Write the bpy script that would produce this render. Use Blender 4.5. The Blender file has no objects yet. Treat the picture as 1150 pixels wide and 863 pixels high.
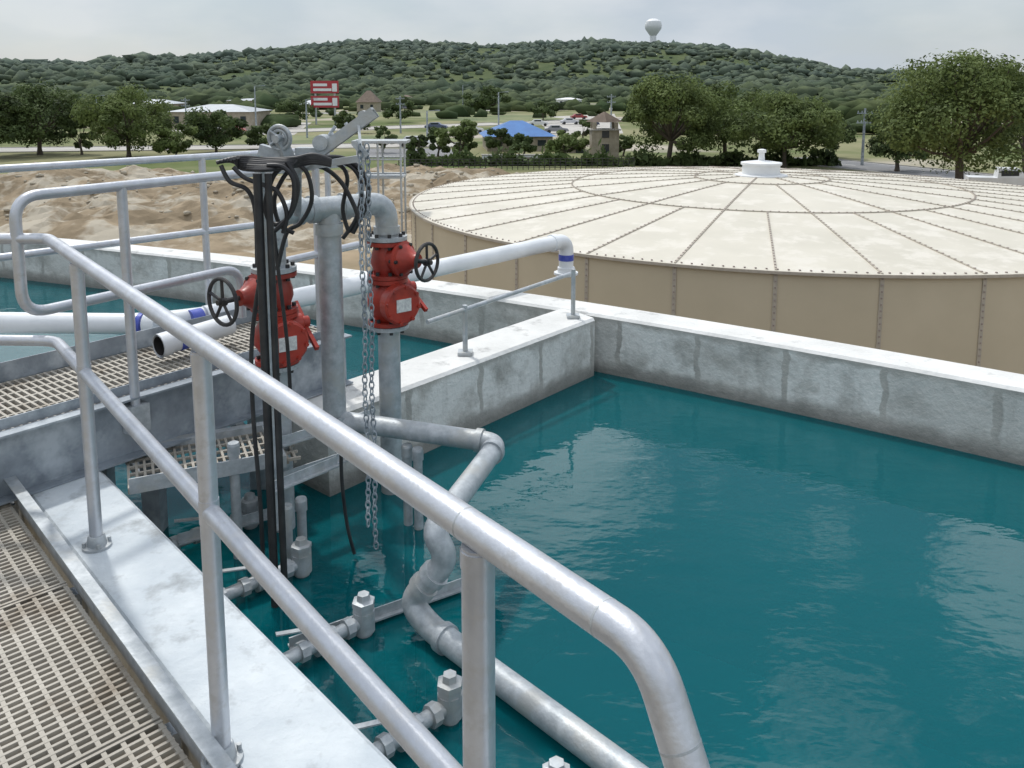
import bpy, bmesh, math, random
import numpy as np
from mathutils import Vector, Matrix, noise
random.seed(7); rng=np.random.default_rng(5)
S=bpy.context.scene
# ---------------------------------------------------------------- survey helpers (metres, z=0 = top of concrete tank wall)
TH=math.radians(7.8); C_,S_=math.cos(TH),math.sin(TH)
F=930.;U0=575.;V0=229.;H=1.8;CAM=Vector((0,0,H))
WZ=-0.48; GZ=-6.0
def ray(u,v):
    a=(u-U0)/F;b=(V0-v)/F
    return Vector((a,C_+b*S_,-S_+b*C_))
def P(u,v,z):
    r=ray(u,v); return CAM+r*((z-H)/r.z)
def Q(u,v,y):
    r=ray(u,v); return CAM+r*(y/r.y)
# ---------------------------------------------------------------- materials
def M(name,c1,c2=None,scale=5,rough=.6,metal=0,bump=0,bscale=None,lo=.35,hi=.65,detail=4,c3=None,scale3=1.,lo3=.5,hi3=.62,stretch=None,spec=.5):
    m=bpy.data.materials.new(name);m.use_nodes=True;nt=m.node_tree;N=nt.nodes;L=nt.links
    b=N['Principled BSDF'];b.inputs['Roughness'].default_value=rough;b.inputs['Metallic'].default_value=metal
    b.inputs['Specular IOR Level'].default_value=spec
    b.inputs['Base Color'].default_value=(*c1,1)
    tc=N.new('ShaderNodeNewGeometry');src=tc.outputs['Position']
    if stretch:
        mp=N.new('ShaderNodeMapping');mp.inputs['Scale'].default_value=stretch;L.new(src,mp.inputs[0]);src=mp.outputs[0]
    if c2:
        n=N.new('ShaderNodeTexNoise');n.inputs['Scale'].default_value=scale;n.inputs['Detail'].default_value=detail;n.inputs['Roughness'].default_value=.62
        L.new(src,n.inputs['Vector'])
        mr=N.new('ShaderNodeMapRange');mr.inputs[1].default_value=lo;mr.inputs[2].default_value=hi;L.new(n.outputs[0],mr.inputs[0])
        mx=N.new('ShaderNodeMix');mx.data_type='RGBA';mx.inputs[6].default_value=(*c1,1);mx.inputs[7].default_value=(*c2,1)
        L.new(mr.outputs[0],mx.inputs[0]);out=mx.outputs[2]
        if c3:
            n3=N.new('ShaderNodeTexNoise');n3.inputs['Scale'].default_value=scale3;n3.inputs['Detail'].default_value=5;n3.inputs['Roughness'].default_value=.65
            L.new(src,n3.inputs['Vector'])
            m3=N.new('ShaderNodeMapRange');m3.inputs[1].default_value=lo3;m3.inputs[2].default_value=hi3;L.new(n3.outputs[0],m3.inputs[0])
            x3=N.new('ShaderNodeMix');x3.data_type='RGBA';L.new(out,x3.inputs[6]);x3.inputs[7].default_value=(*c3,1);L.new(m3.outputs[0],x3.inputs[0]);out=x3.outputs[2]
        L.new(out,b.inputs['Base Color'])
    if bump:
        n2=N.new('ShaderNodeTexNoise');n2.inputs['Scale'].default_value=bscale or scale*3;n2.inputs['Detail'].default_value=3
        L.new(src,n2.inputs['Vector'])
        bp=N.new('ShaderNodeBump');bp.inputs['Strength'].default_value=bump;bp.inputs['Distance'].default_value=.02
        L.new(n2.outputs[0],bp.inputs['Height']);L.new(bp.outputs[0],b.inputs['Normal'])
    return m
m_rail=M('rail_aluminium',(.60,.62,.66),(.48,.50,.54),7,.40,.6,.06,90,c3=(.52,.53,.55),scale3=26)
m_galv=M('galvanised_steel',(.50,.53,.55),(.34,.37,.39),18,.5,.35,.1,80,c3=(.42,.43,.42),scale3=5)
m_galvd=M('galvanised_weathered',(.34,.38,.42),(.20,.23,.26),6,.55,.25,.1,60,c3=(.46,.50,.53),scale3=2.5)
m_grate=M('grating_steel',(.50,.465,.405),(.34,.315,.27),1.6,.7,.1,c3=(.28,.24,.19),scale3=3.5,lo3=.52,hi3=.66)
m_red=M('red_enamel',(.42,.045,.025),(.30,.025,.016),7,.38,0,.08,30,c3=(.24,.03,.02),scale3=3)
m_black=M('black_rubber',(.012,.012,.014),(.03,.03,.03),12,.5)
m_dark=M('dark_iron',(.03,.03,.035),(.06,.055,.05),20,.5,.3)
m_pvc=M('white_pvc',(.78,.80,.82),(.68,.70,.72),3,.35)
m_blue=M('blue_label',(.04,.07,.40),(.09,.12,.45),30,.4)
m_label=M('paper_label',(.75,.75,.72),(.5,.5,.5),60,.6)
m_conc=M('concrete_top',(.62,.66,.68),(.44,.49,.53),2.0,.85,0,.35,30,c3=(.30,.32,.33),scale3=4.5,lo3=.54,hi3=.70)
m_cap=M('concrete_cap',(.72,.72,.70),(.60,.60,.58),2.2,.85,0,.3,25,c3=(.36,.36,.35),scale3=4,lo3=.57,hi3=.70)
m_tan=M('tank_wall_paint',(.54,.47,.345),(.50,.435,.315),.6,.55,0)
m_roof=M('tank_roof_paint',(.61,.57,.48),(.54,.505,.42),.4,.55,0,c3=(.65,.61,.53),scale3=1.2)
m_seam=M('tank_seam_sealant',(.46,.41,.34),(.38,.34,.28),8,.6)
m_bolt=M('bolt_heads',(.26,.21,.19),(.36,.30,.27),8,.6,.1)
m_bark=M('bark',(.07,.055,.04),(.12,.10,.08),3,.9,0,.5,10)
m_asph=M('asphalt',(.22,.22,.22),(.17,.17,.175),.3,.9)
m_pave=M('concrete_paving',(.46,.44,.40),(.36,.34,.31),.1,.9)
m_paint=M('road_paint',(.75,.75,.72),(.6,.6,.58),2,.7)
m_white=M('white_paint',(.75,.76,.76),(.68,.69,.7),1,.5)
m_stone=M('limestone',(.40,.35,.27),(.28,.24,.18),1.5,.85,0,.4,4)
m_blueroof=M('blue_metal_roof',(.05,.17,.42),(.04,.13,.34),.6,.4,.2)
m_glass=M('dark_glass',(.02,.03,.035),(.03,.04,.05),1,.1)
m_brownroof=M('brown_shingle',(.10,.07,.05),(.15,.11,.08),1,.8)
m_greyroof=M('grey_metal_roof',(.42,.45,.47),(.36,.38,.4),.5,.5,.2)
m_signred=M('sign_red',(.42,.04,.05),(.36,.03,.04),1,.5)
m_grass2=M('grass_verge',(.15,.18,.07),(.23,.23,.12),.08,.95,c3=(.10,.13,.05),scale3=.03)
def leafmat(name,a,b,sc=.6,c3=None):
    m=M(name,a,b,sc,.7,0,0,lo=.3,hi=.7,detail=2,c3=c3 or tuple(x*.5 for x in a),scale3=sc*.55,lo3=.5,hi3=.62,spec=.2)
    nt=m.node_tree;N=nt.nodes;L=nt.links;b_=N['Principled BSDF'];src=b_.inputs['Base Color'].links[0].from_socket
    t=N.new('ShaderNodeBsdfTranslucent');L.new(src,t.inputs[0]);mx=N.new('ShaderNodeMixShader');mx.inputs[0].default_value=.3
    o=[n for n in N if n.type=='OUTPUT_MATERIAL'][0];L.new(b_.outputs[0],mx.inputs[1]);L.new(t.outputs[0],mx.inputs[2]);L.new(mx.outputs[0],o.inputs[0])
    return m
m_leaf=leafmat('oak_foliage',(.115,.16,.05),(.18,.225,.08))
m_leafd=leafmat('dark_foliage',(.07,.105,.038),(.115,.155,.055))
def wallmat():
    m=bpy.data.materials.new('concrete_wall_face');m.use_nodes=True;N=m.node_tree.nodes;L=m.node_tree.links;b=N['Principled BSDF'];b.inputs['Roughness'].default_value=.85
    uv=N.new('ShaderNodeUVMap');g=N.new('ShaderNodeNewGeometry')
    sx=N.new('ShaderNodeSeparateXYZ');L.new(uv.outputs[0],sx.inputs[0])
    def noise_(sc,src,det=5,st=None):
        s=src
        if st:
            mp=N.new('ShaderNodeMapping');mp.inputs['Scale'].default_value=st;L.new(src,mp.inputs[0]);s=mp.outputs[0]
        n=N.new('ShaderNodeTexNoise');n.inputs['Scale'].default_value=sc;n.inputs['Detail'].default_value=det;n.inputs['Roughness'].default_value=.65;L.new(s,n.inputs['Vector']);return n.outputs[0]
    def mr(x,a,c,d=0,e=1):
        n=N.new('ShaderNodeMapRange');n.inputs[1].default_value=a;n.inputs[2].default_value=c;n.inputs[3].default_value=d;n.inputs[4].default_value=e;L.new(x,n.inputs[0]);return n.outputs[0]
    def mix(f,a,c):
        n=N.new('ShaderNodeMix');n.data_type='RGBA';L.new(f,n.inputs[0])
        for i,v in ((6,a),(7,c)):
            if isinstance(v,tuple): n.inputs[i].default_value=(*v,1)
            else: L.new(v,n.inputs[i])
        return n.outputs[2]
    def mul(a,c,op='MULTIPLY'):
        n=N.new('ShaderNodeMath');n.operation=op
        for i,v in ((0,a),(1,c)):
            if isinstance(v,float): n.inputs[i].default_value=v
            else: L.new(v,n.inputs[i])
        return n.outputs[0]
    col=mix(mr(noise_(4,g.outputs[0]),.35,.65),(.46,.445,.41),(.34,.335,.31))
    col=mix(mul(mr(noise_(1.1,g.outputs[0]),.5,.62),.5),col,(.27,.27,.25))
    br=N.new('ShaderNodeTexBrick');br.inputs['Scale'].default_value=1;br.inputs['Brick Width'].default_value=.66;br.inputs['Row Height'].default_value=1.2
    br.inputs['Mortar Size'].default_value=.028;br.inputs['Mortar Smooth'].default_value=.4;br.inputs['Color1'].default_value=(1,1,1,1);br.inputs['Color2'].default_value=(.5,.5,.5,1);br.inputs['Mortar'].default_value=(0,0,0,1);br.offset=0
    dn=N.new('ShaderNodeTexNoise');dn.inputs['Scale'].default_value=7;dn.inputs['Detail'].default_value=4;L.new(uv.outputs[0],dn.inputs['Vector'])
    vm=N.new('ShaderNodeVectorMath');vm.operation='MULTIPLY_ADD';L.new(dn.outputs['Color'],vm.inputs[0]);vm.inputs[1].default_value=(.09,.12,0);L.new(uv.outputs[0],vm.inputs[2])
    mp=N.new('ShaderNodeMapping');mp.inputs['Location'].default_value=(0,.9,0);L.new(vm.outputs[0],mp.inputs[0]);L.new(mp.outputs[0],br.inputs['Vector'])
    panel=mul(br.outputs[0],mr(noise_(3.2,uv.outputs[0],6),.34,.54))
    sx2=N.new('ShaderNodeSeparateXYZ');L.new(vm.outputs[0],sx2.inputs[0])
    zz=mul(mr(sx2.outputs[1],-.34,-.28),mr(sx2.outputs[1],.03,-.01))
    col=mix(mul(mul(panel,zz),.85),col,(.74,.74,.71))
    col=mix(mul(mr(noise_(6,uv.outputs[0],4,(1,.12,1)),.54,.68),.3),col,(.22,.215,.20))
    col=mix(mul(mr(sx2.outputs[1],-.31,-.40),.7),col,(.15,.15,.135))
    L.new(col,b.inputs['Base Color'])
    bp=N.new('ShaderNodeBump');bp.inputs['Strength'].default_value=.5;bp.inputs['Distance'].default_value=.02;L.new(noise_(25,g.outputs[0],3),bp.inputs['Height']);L.new(bp.outputs[0],b.inputs['Normal'])
    return m
m_wall=wallmat()
# ---------------------------------------------------------------- mesh helpers
def link(ob): S.collection.objects.link(ob); return ob
def mesh(name,verts,faces,mats,smooth=False,fm=None,uvs=None):
    me=bpy.data.meshes.new(name);me.from_pydata([tuple(v) for v in verts],[],faces)
    if not isinstance(mats,(list,tuple)): mats=[mats]
    for m in mats: me.materials.append(m)
    if fm is not None: me.polygons.foreach_set('material_index',fm)
    if smooth: me.polygons.foreach_set('use_smooth',[True]*len(me.polygons))
    if uvs is not None:
        l=me.uv_layers.new(name='UVMap')
        for i,lp in enumerate(me.loops): l.data[i].uv=uvs[lp.vertex_index]
    me.update();return link(bpy.data.objects.new(name,me))
def npmesh(name,V,Fa,mat,smooth=False):
    me=bpy.data.meshes.new(name);k=Fa.shape[1]
    me.vertices.add(len(V));me.vertices.foreach_set('co',V.astype(np.float32).ravel())
    me.loops.add(Fa.size);me.loops.foreach_set('vertex_index',Fa.astype(np.int32).ravel())
    me.polygons.add(len(Fa));me.polygons.foreach_set('loop_start',np.arange(0,Fa.size,k,dtype=np.int32));me.polygons.foreach_set('loop_total',np.full(len(Fa),k,dtype=np.int32))
    me.materials.append(mat)
    if smooth: me.polygons.foreach_set('use_smooth',np.ones(len(Fa),dtype=bool))
    me.update(calc_edges=True);me.validate();return link(bpy.data.objects.new(name,me))
def group(name,parts,loc=None):
    e=bpy.data.objects.new(name,None);e.empty_display_size=.2;link(e)
    l=Vector(loc) if loc is not None else Vector((0,0,0));e.location=l
    for p in parts:
        p.parent=e;p.matrix_parent_inverse=Matrix.Translation(-l)
    return e
class B:
    def __init__(s): s.v=[];s.f=[];s.m=[]
    def box(s,c,ax,ay,az,hx,hy,hz,mi=0):
        c=Vector(c);n=len(s.v)
        for i in (-1,1):
            for j in (-1,1):
                for k in (-1,1): s.v.append(c+ax*hx*i+ay*hy*j+az*hz*k)
        for q in ((0,1,3,2),(4,6,7,5),(0,4,5,1),(2,3,7,6),(0,2,6,4),(1,5,7,3)):
            s.f.append([n+i for i in q]);s.m.append(mi)
        return s
    def beam(s,a,b,w,h,mi=0,up=Vector((0,0,1))):
        a=Vector(a);b=Vector(b);d=(b-a);L=d.length;d.normalize()
        if abs(d.dot(up))>.99: up=Vector((0,1,0))
        sd=d.cross(up).normalized();u=sd.cross(d)
        return s.box((a+b)/2,d,sd,u,L/2,w/2,h/2,mi)
    def abox(s,x0,x1,y0,y1,z0,z1,mi=0):
        return s.box(((x0+x1)/2,(y0+y1)/2,(z0+z1)/2),Vector((1,0,0)),Vector((0,1,0)),Vector((0,0,1)),abs(x1-x0)/2,abs(y1-y0)/2,abs(z1-z0)/2,mi)
    def tube(s,pts,r,seg=14,mi=0,fil=0,closed=False,cap=True):
        pts=[Vector(p) for p in pts]
        if fil and not closed:
            out=[pts[0]]
            for i in range(1,len(pts)-1):
                a,b,c=pts[i-1],pts[i],pts[i+1];d=min(fil,(a-b).length*.49,(c-b).length*.49)
                p0=b+(a-b).normalized()*d;p1=b+(c-b).normalized()*d
                for k in range(9):
                    t=k/8;out.append(p0*(1-t)**2+b*2*t*(1-t)+p1*t*t)
            out.append(pts[-1]);pts=out
        rr=r if isinstance(r,(list,tuple)) else [r]*len(pts)
        n=len(pts);T=[]
        for i in range(n):
            if closed: t=pts[(i+1)%n]-pts[i-1]
            else: t=pts[min(i+1,n-1)]-pts[max(i-1,0)]
            T.append(t.normalized())
        ref=Vector((0,0,1)) if abs(T[0].z)<.9 else Vector((1,0,0))
        nrm=T[0].cross(ref).normalized();base=len(s.v)
        for i in range(n):
            nrm=(nrm-T[i]*nrm.dot(T[i])).normalized();bn=T[i].cross(nrm)
            for k in range(seg):
                a=2*math.pi*k/seg;s.v.append(pts[i]+(nrm*math.cos(a)+bn*math.sin(a))*rr[i])
        for i in range(n if closed else n-1):
            j=(i+1)%n
            for k in range(seg):
                k2=(k+1)%seg;s.f.append([base+i*seg+k,base+i*seg+k2,base+j*seg+k2,base+j*seg+k]);s.m.append(mi)
        if cap and not closed:
            s.f.append([base+k for k in range(seg)][::-1]);s.m.append(mi)
            s.f.append([base+(n-1)*seg+k for k in range(seg)]);s.m.append(mi)
        return s
    def lathe(s,prof,o,ax,seg=24,mi=0):
        o=Vector(o);ax=Vector(ax).normalized();ref=Vector((0,0,1)) if abs(ax.z)<.9 else Vector((1,0,0))
        a1=ax.cross(ref).normalized();a2=ax.cross(a1);base=len(s.v)
        for r,h in prof:
            for k in range(seg):
                a=2*math.pi*k/seg;s.v.append(o+ax*h+(a1*math.cos(a)+a2*math.sin(a))*r)
        for i in range(len(prof)-1):
            for k in range(seg):
                k2=(k+1)%seg;s.f.append([base+i*seg+k,base+i*seg+k2,base+(i+1)*seg+k2,base+(i+1)*seg+k]);s.m.append(mi)
        s.f.append([base+k for k in range(seg)][::-1]);s.m.append(mi)
        s.f.append([base+(len(prof)-1)*seg+k for k in range(seg)]);s.m.append(mi)
        return s
    def torus(s,o,ax,R,r,seg=28,rs=8,mi=0):
        o=Vector(o);ax=Vector(ax).normalized();ref=Vector((0,0,1)) if abs(ax.z)<.9 else Vector((1,0,0))
        a1=ax.cross(ref).normalized();a2=ax.cross(a1)
        return s.tube([o+(a1*math.cos(2*math.pi*k/seg)+a2*math.sin(2*math.pi*k/seg))*R for k in range(seg)],r,rs,mi,closed=True)
    def ob(s,name,mats,smooth=True):
        o=mesh(name,s.v,s.f,mats,False,s.m)
        if smooth:
            for p in o.data.polygons: p.use_smooth=len(p.vertices)==4
            try:
                o.data.set_sharp_from_angle(angle=math.radians(35))
            except Exception: pass
        return o
Z=Vector((0,0,1))
# ---------------------------------------------------------------- tank walls
A0=P(165,575,0);A1=P(455,863,0)
dA=(A1-A0);dA.z=0;dA.normalize();nA=Vector((-dA.y,dA.x,0))
if nA.y<0:nA=-nA
CC=Vector((-18.2,-23.0,0));CR=35.05
C1=P(668,357,0);C0=P(450,437,0);dC=(C1-C0);dC.z=0;dC.normalize();nC=Vector((-dC.y,dC.x,0))
def wall(name,inner,outer,z0,z1,ch=.02):
    V=[];Fc=[];fm=[];uv=[];n=len(inner);acc=0
    for i in range(n):
        if i: acc+=(inner[i]-inner[i-1]).length
        a=inner[i];o=outer[i];w=(o-a).normalized()
        for (p,z) in ((a,z0),(a,z1-ch),(a+w*ch,z1),(o-w*ch,z1),(o,z1-ch),(o,z0)):
            V.append(Vector((p.x,p.y,z)));uv.append((acc,z))
    for i in range(n-1):
        for k in range(5):
            Fc.append([i*6+k,(i+1)*6+k,(i+1)*6+k+1,i*6+k+1]);fm.append(1 if k in(1,2,3) else 0)
    Fc.append([0,1,2,3,4,5]);fm.append(0);Fc.append([(n-1)*6+k for k in range(6)][::-1]);fm.append(0)
    return V,Fc,fm,uv
ins=[];outs=[]
for i in range(181):
    a=math.radians(98-i*.5);d=Vector((math.cos(a),math.sin(a),0))
    ins.append(CC+d*CR);outs.append(CC+d*(CR+.33))
V,Fc,fm,uv=wall('w',ins,outs,-6.2,0)
mesh('curved_concrete_tank_wall',V,Fc,[m_wall,m_cap],False,fm,uv)
pi=[A0+dA*s for s in np.linspace(-9.6,16,40)];po=[p-nA*.34 for p in pi]
V,Fc,fm,uv=wall('w',pi,po,-6.2,0,.025)
mesh('concrete_walkway_wall',V,Fc,[m_wall,m_conc],False,fm,uv)
Cs=C0-dC*.55;pi=[Cs+(C1-Cs)*t for t in np.linspace(0,1,20)];po=[p+nC*.40 for p in pi]
po[-1]=po[-1]+dC*.1
V,Fc,fm,uv=wall('w',pi,po,-5,-.004,.02)
mesh('concrete_divider_wall',V,Fc,[m_wall,m_cap],False,fm,uv)
# water
wp=[]
for i in range(181):
    a=math.radians(98-i*.5);d=Vector((math.cos(a),math.sin(a),0));p=CC+d*(CR+.01)
    if (p-A0).dot(nA)>0: wp.append(Vector((p.x,p.y,WZ)))
wp=wp[::-1]
mw=bpy.data.materials.new('tank_water');mw.use_nodes=True;N=mw.node_tree.nodes;L=mw.node_tree.links
for n in list(N):
    if n.type!='OUTPUT_MATERIAL': N.remove(n)
out=[n for n in N if n.type=='OUTPUT_MATERIAL'][0]
g=N.new('ShaderNodeNewGeometry')
def nz(sc,det=3,st=(1,1,1)):
    mp=N.new('ShaderNodeMapping');mp.inputs['Scale'].default_value=st;mp.inputs['Rotation'].default_value=(0,0,.5);L.new(g.outputs[0],mp.inputs[0])
    n=N.new('ShaderNodeTexNoise');n.inputs['Scale'].default_value=sc;n.inputs['Detail'].default_value=det;L.new(mp.outputs[0],n.inputs['Vector']);return n.outputs[0]
b1=N.new('ShaderNodeBump');b1.inputs['Strength'].default_value=.5;b1.inputs['Distance'].default_value=.014;L.new(nz(2.4,3,(1,2.0,1)),b1.inputs['Height'])
b2=N.new('ShaderNodeBump');b2.inputs['Strength'].default_value=.16;b2.inputs['Distance'].default_value=.006;L.new(nz(13,2,(1,1.6,1)),b2.inputs['Height']);L.new(b1.outputs[0],b2.inputs['Normal'])
df=N.new('ShaderNodeBsdfDiffuse')
mx=N.new('ShaderNodeMix');mx.data_type='RGBA';mx.inputs[6].default_value=(.001,.105,.128,1);mx.inputs[7].default_value=(.002,.15,.172,1);L.new(nz(.45,3),mx.inputs[0]);L.new(mx.outputs[2],df.inputs[0])
tr=N.new('ShaderNodeBsdfTransparent');tr.inputs[0].default_value=(.22,.78,.80,1)
m1=N.new('ShaderNodeMixShader');m1.inputs[0].default_value=.38;L.new(df.outputs[0],m1.inputs[1]);L.new(tr.outputs[0],m1.inputs[2])
gl=N.new('ShaderNodeBsdfGlossy');gl.inputs['Roughness'].default_value=.02;L.new(b2.outputs[0],gl.inputs['Normal'])
fr=N.new('ShaderNodeFresnel');fr.inputs[0].default_value=1.4;L.new(b2.outputs[0],fr.inputs['Normal'])
m2=N.new('ShaderNodeMixShader');L.new(fr.outputs[0],m2.inputs[0]);L.new(m1.outputs[0],m2.inputs[1]);L.new(gl.outputs[0],m2.inputs[2]);L.new(m2.outputs[0],out.inputs[0])
mesh('water',wp,[list(range(len(wp)))],mw)
m_floor=M('tank_floor_silt',(.02,.24,.25),(.02,.18,.20),1,.9)
mesh('tank_floor',[Vector((p.x,p.y,-2.6)) for p in wp],[list(range(len(wp)))],m_floor)
# ---------------------------------------------------------------- gratings
def grating(b,o,d,n,Ln,W,z,sp=.033,cr=.1,h=.03,mi=0,t=.005,tc=None):
    tc=tc or t*1.2
    s=0
    while s<=Ln:
        b.box(o+d*s+n*(W/2)+Z*(z-h/2),n,d,Z,W/2,t/2,h/2,mi);s+=sp
    s=0
    while s<=W:
        b.box(o+n*s+d*(Ln/2)+Z*(z-h*.25),d,n,Z,Ln/2,tc/2,h*.22,mi);s+=cr
eo=A0-nA*.36
b=B();o=eo-dA*.62-nA*1.4
s0=0
while s0<4.2:
    grating(b,o+dA*s0,dA,nA,.90,1.36,-.02,sp=.030,cr=.052,h=.03,t=.010,tc=.013)
    for q in (0,.905): b.box(o+dA*(s0+q)+nA*.68-Z*.035,nA,dA,Z,.68,.005,.017,0)
    s0+=.925
w1=b.ob('grating',[m_grate],False)
b=B();tp=eo-dA*.62
b.beam(tp+Z*.02-nA*.012,tp+dA*4.3+Z*.02-nA*.012,.008,.13)
b.beam(tp+Z*.087-nA*.03,tp+dA*4.3+Z*.087-nA*.03,.045,.006)
b.beam(tp+Z*.02,tp-nA*1.4+Z*.02,.008,.13)
for k in range(9):
    q=tp+dA*(.2+k*.5)-nA*.017+Z*.03;b.lathe([(.010,0),(.010,.008)],q,-nA,6)
w2=b.ob('toe_plate',[m_galv],False)
b=B()
for s in (0,.92,1.85,2.8,3.7): b.beam(tp+dA*s-Z*.13,tp+dA*s-nA*1.4-Z*.13,.06,.14)
w3=b.ob('support_beams',[m_galvd],False)
group('grating_walkway',[w1,w2,w3],tp)
# bridge
BZ=.30
b0=P(0,487,BZ);b1_=P(380,378,BZ);b0.z=0;b1_.z=0;dB=(b1_-b0);dB.normalize();nB=Vector((-dB.y,dB.x,0))
bs=b0-dB*1.2;BL=(b1_-bs).length+.05;BW=.70
b=B();grating(b,bs,dB,nB,BL,BW,BZ,sp=.036,cr=.1,t=.012)
g1=b.ob('grating',[m_grate],False)
b=B()
for off in (0,BW):
    sg=-1 if off==0 else 1
    q=bs+nB*off
    b.beam(q+Z*(BZ-.148),q+dB*BL+Z*(BZ-.148),.012,.285)
    b.beam(q+Z*(BZ-.293)+nB*sg*.035,q+dB*BL+Z*(BZ-.293)+nB*sg*.035,.07,.01)
    b.beam(q+Z*(BZ+.004)+nB*sg*.035,q+dB*BL+Z*(BZ+.004)+nB*sg*.035,.07,.01)
    if off: b.beam(q+Z*(BZ+.06)-nB*sg*.01,q+dB*BL+Z*(BZ+.06)-nB*sg*.01,.006,.10)
    else: b.beam(q+Z*(BZ+.03)+nB*.02,q+dB*BL+Z*(BZ+.03)+nB*.02,.006,.05)
s=.3
while s<BL:
    b.beam(bs+dB*s+Z*(BZ-.12),bs+dB*s+nB*BW+Z*(BZ-.12),.05,.12);s+=.8
q=bs+dB*BL;b.beam(q+Z*(BZ-.13),q+nB*BW+Z*(BZ-.13),.01,.26)
for s in (1.9,BL-.6,BL-.05):
    for off in (.06,BW-.06):
        q=bs+dB*s+nB*off;b.beam(q+Z*(-1.5),q+Z*(BZ-.3),.09,.09)
    q=bs+dB*s;b.beam(q+nB*.06-Z*.25,q+nB*(BW-.06)-Z*.02,.05,.05)
g2=b.ob('side_channels',[m_galvd],False)
group('grating_footbridge',[g1,g2],bs)
# lower grating platform
l0=P(145,547,.0);l1=P(316,515,.0);dl=(l1-l0).normalized();nl=Vector((-dl.y,dl.x,0))
b=B();grating(b,l0+nl*.03,dl,nl,(l1-l0).length+.1,.42,-.02,sp=.036,cr=.08,t=.012)
q1=b.ob('grating',[m_grate],False)
b=B();b.beam(l0,l1,.008,.075);b.beam(l0-Z*.035+nl*.03,l1-Z*.035+nl*.03,.06,.008);b.beam(l1-Z*.02,l1+nl*.45-Z*.02,.05,.06);b.beam(l0+nl*.45-Z*.02,l1+nl*.45-Z*.02,.05,.07)
q2=b.ob('edge_angle',[m_galv],False);group('platform_grating',[q1,q2],l0)
for (a,c) in ((P(305,552,-.03),P(378,522,-.03)),(P(325,728,-.46),P(518,660,-.46)),(P(200,610,-.40),P(330,572,-.40)),(P(316,500,.02),P(420,468,.02)),(P(318,540,-.12),P(420,505,-.12))):
    b=B();b.beam(a,c,.05,.008);b.beam(a+Z*.02,c+Z*.02,.006,.05)
    b.ob('pipe_support_bracket',[m_galv],False)
# ---------------------------------------------------------------- guard rails
RZ=1.17;MZ=.72;RR=.0245
def baseplate(b,p,n=None):
    p=Vector(p);b.lathe([(.055,0),(.055,.010),(.038,.012),(.032,.045),(.028,.05)],p,Z,16,1)
    for k in range(4):
        a=k*math.pi/2+.6;b.lathe([(.007,0),(.007,.018)],p+Vector((math.cos(a)*.046,math.sin(a)*.046,.010)),Z,6,1)
b=B()
r225=P(225,385,RZ);dR=(P(742,720,RZ)-r225)*.5+(r225-P(60,268,RZ))*.5;dR.z=0;dR.normalize()
t1=r225-dR*((P(60,268,RZ)-r225).length)
t2=r225+dR*((P(744,720,RZ)-r225).length)
sl_=Vector((dR.x*.062,dR.y*.062,-.12))*7
b.tube([t1+Vector((-1.2,.05,0)),t1,t2,t2+sl_],RR,24,0,.05)
def onR(s,z): q=r225+dR*s;return Vector((q.x,q.y,z))
s1=-(t1-r225).length
b.tube([Vector((t1.x-1.2,t1.y+.05,MZ)),Vector((t1.x,t1.y,MZ)),Vector((t2.x,t2.y,MZ)),Vector((t2.x,t2.y,MZ))+sl_],RR*.95,20,0,.07)
for u,v in ((85,290),(225,385),(530,600)):
    q=P(u,v,RZ);s=(q-r225).dot(dR);q=onR(s,0)
    b.tube([q,Vector((q.x,q.y,RZ-.02))],RR,20,0);baseplate(b,q)
    b.tube([Vector((q.x,q.y,MZ-.032)),Vector((q.x,q.y,MZ+.032))],RR*1.06,20,0)
    b.tube([Vector((q.x,q.y,RZ-.052)),Vector((q.x,q.y,RZ-.025))],RR*1.07,20,0)
for s in ((P(515,592,RZ)-r225).dot(dR),(P(742,720,RZ)-r225).dot(dR)-.07):
    b.tube([onR(s-.0015,RZ),onR(s+.0015,RZ)],RR*1.012,24,1)
q=t2+sl_.normalized()*.10;b.tube([q,q+sl_.normalized()*.003],RR*1.012,24,1)
q=onR(s1,0)+Vector((-.50,.02,0));b.tube([q,Vector((q.x,q.y,RZ))],RR,16);baseplate(b,q)
b.ob('pipe_guardrail',[m_rail,m_galv])
b=B();BRZ=1.35;BMZ=.835
e0=P(50,218,BRZ);e1=P(400,182,BRZ);de=(e1-e0).normalized()
def onE(s,z):q=e0+de*s;return Vector((q.x,q.y,z))
sl=-.13
b.tube([onE((e1-e0).length,BRZ),onE(sl,BRZ),onE(sl,BMZ),onE(1.02,BMZ),onE(1.02,BMZ-.28)],RR*.98,16,0,.11)
for s in (.36,(e1-e0).length-.35):
    b.tube([onE(s,.14),onE(s,BRZ)],RR*.95,16);b.box(onE(s,.2)+Z*0,de,Vector((-de.y,de.x,0)),Z,.05,.04,.07,1)
b.tube([onE(1.12,BMZ-.02),onE((e1-e0).length,BMZ-.02)],RR*.95,16)
b.ob('pipe_guardrail',[m_rail,m_galv])
b=B();f0=P(0,190,BRZ);f1=P(250,175,BRZ);df_=(f1-f0).normalized()
def onF(s,z):q=f0+df_*s;return Vector((q.x,q.y,z))
for z in (BRZ,BMZ): b.tube([onF(-2,z),onF((f1-f0).length+.9,z)],RR*.95,16)
for s in (-.6,(P(240,178,BRZ)-f0).dot(df_),(f1-f0).length+.85):
    b.tube([onF(s,.1),onF(s,BRZ)],RR*.95,16)
b.ob('pipe_guardrail',[m_rail,m_galv])
b=B();h0=P(480,362,.3);h1=P(640,308,.36)
b.tube([h0,h1],.016,12)
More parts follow.
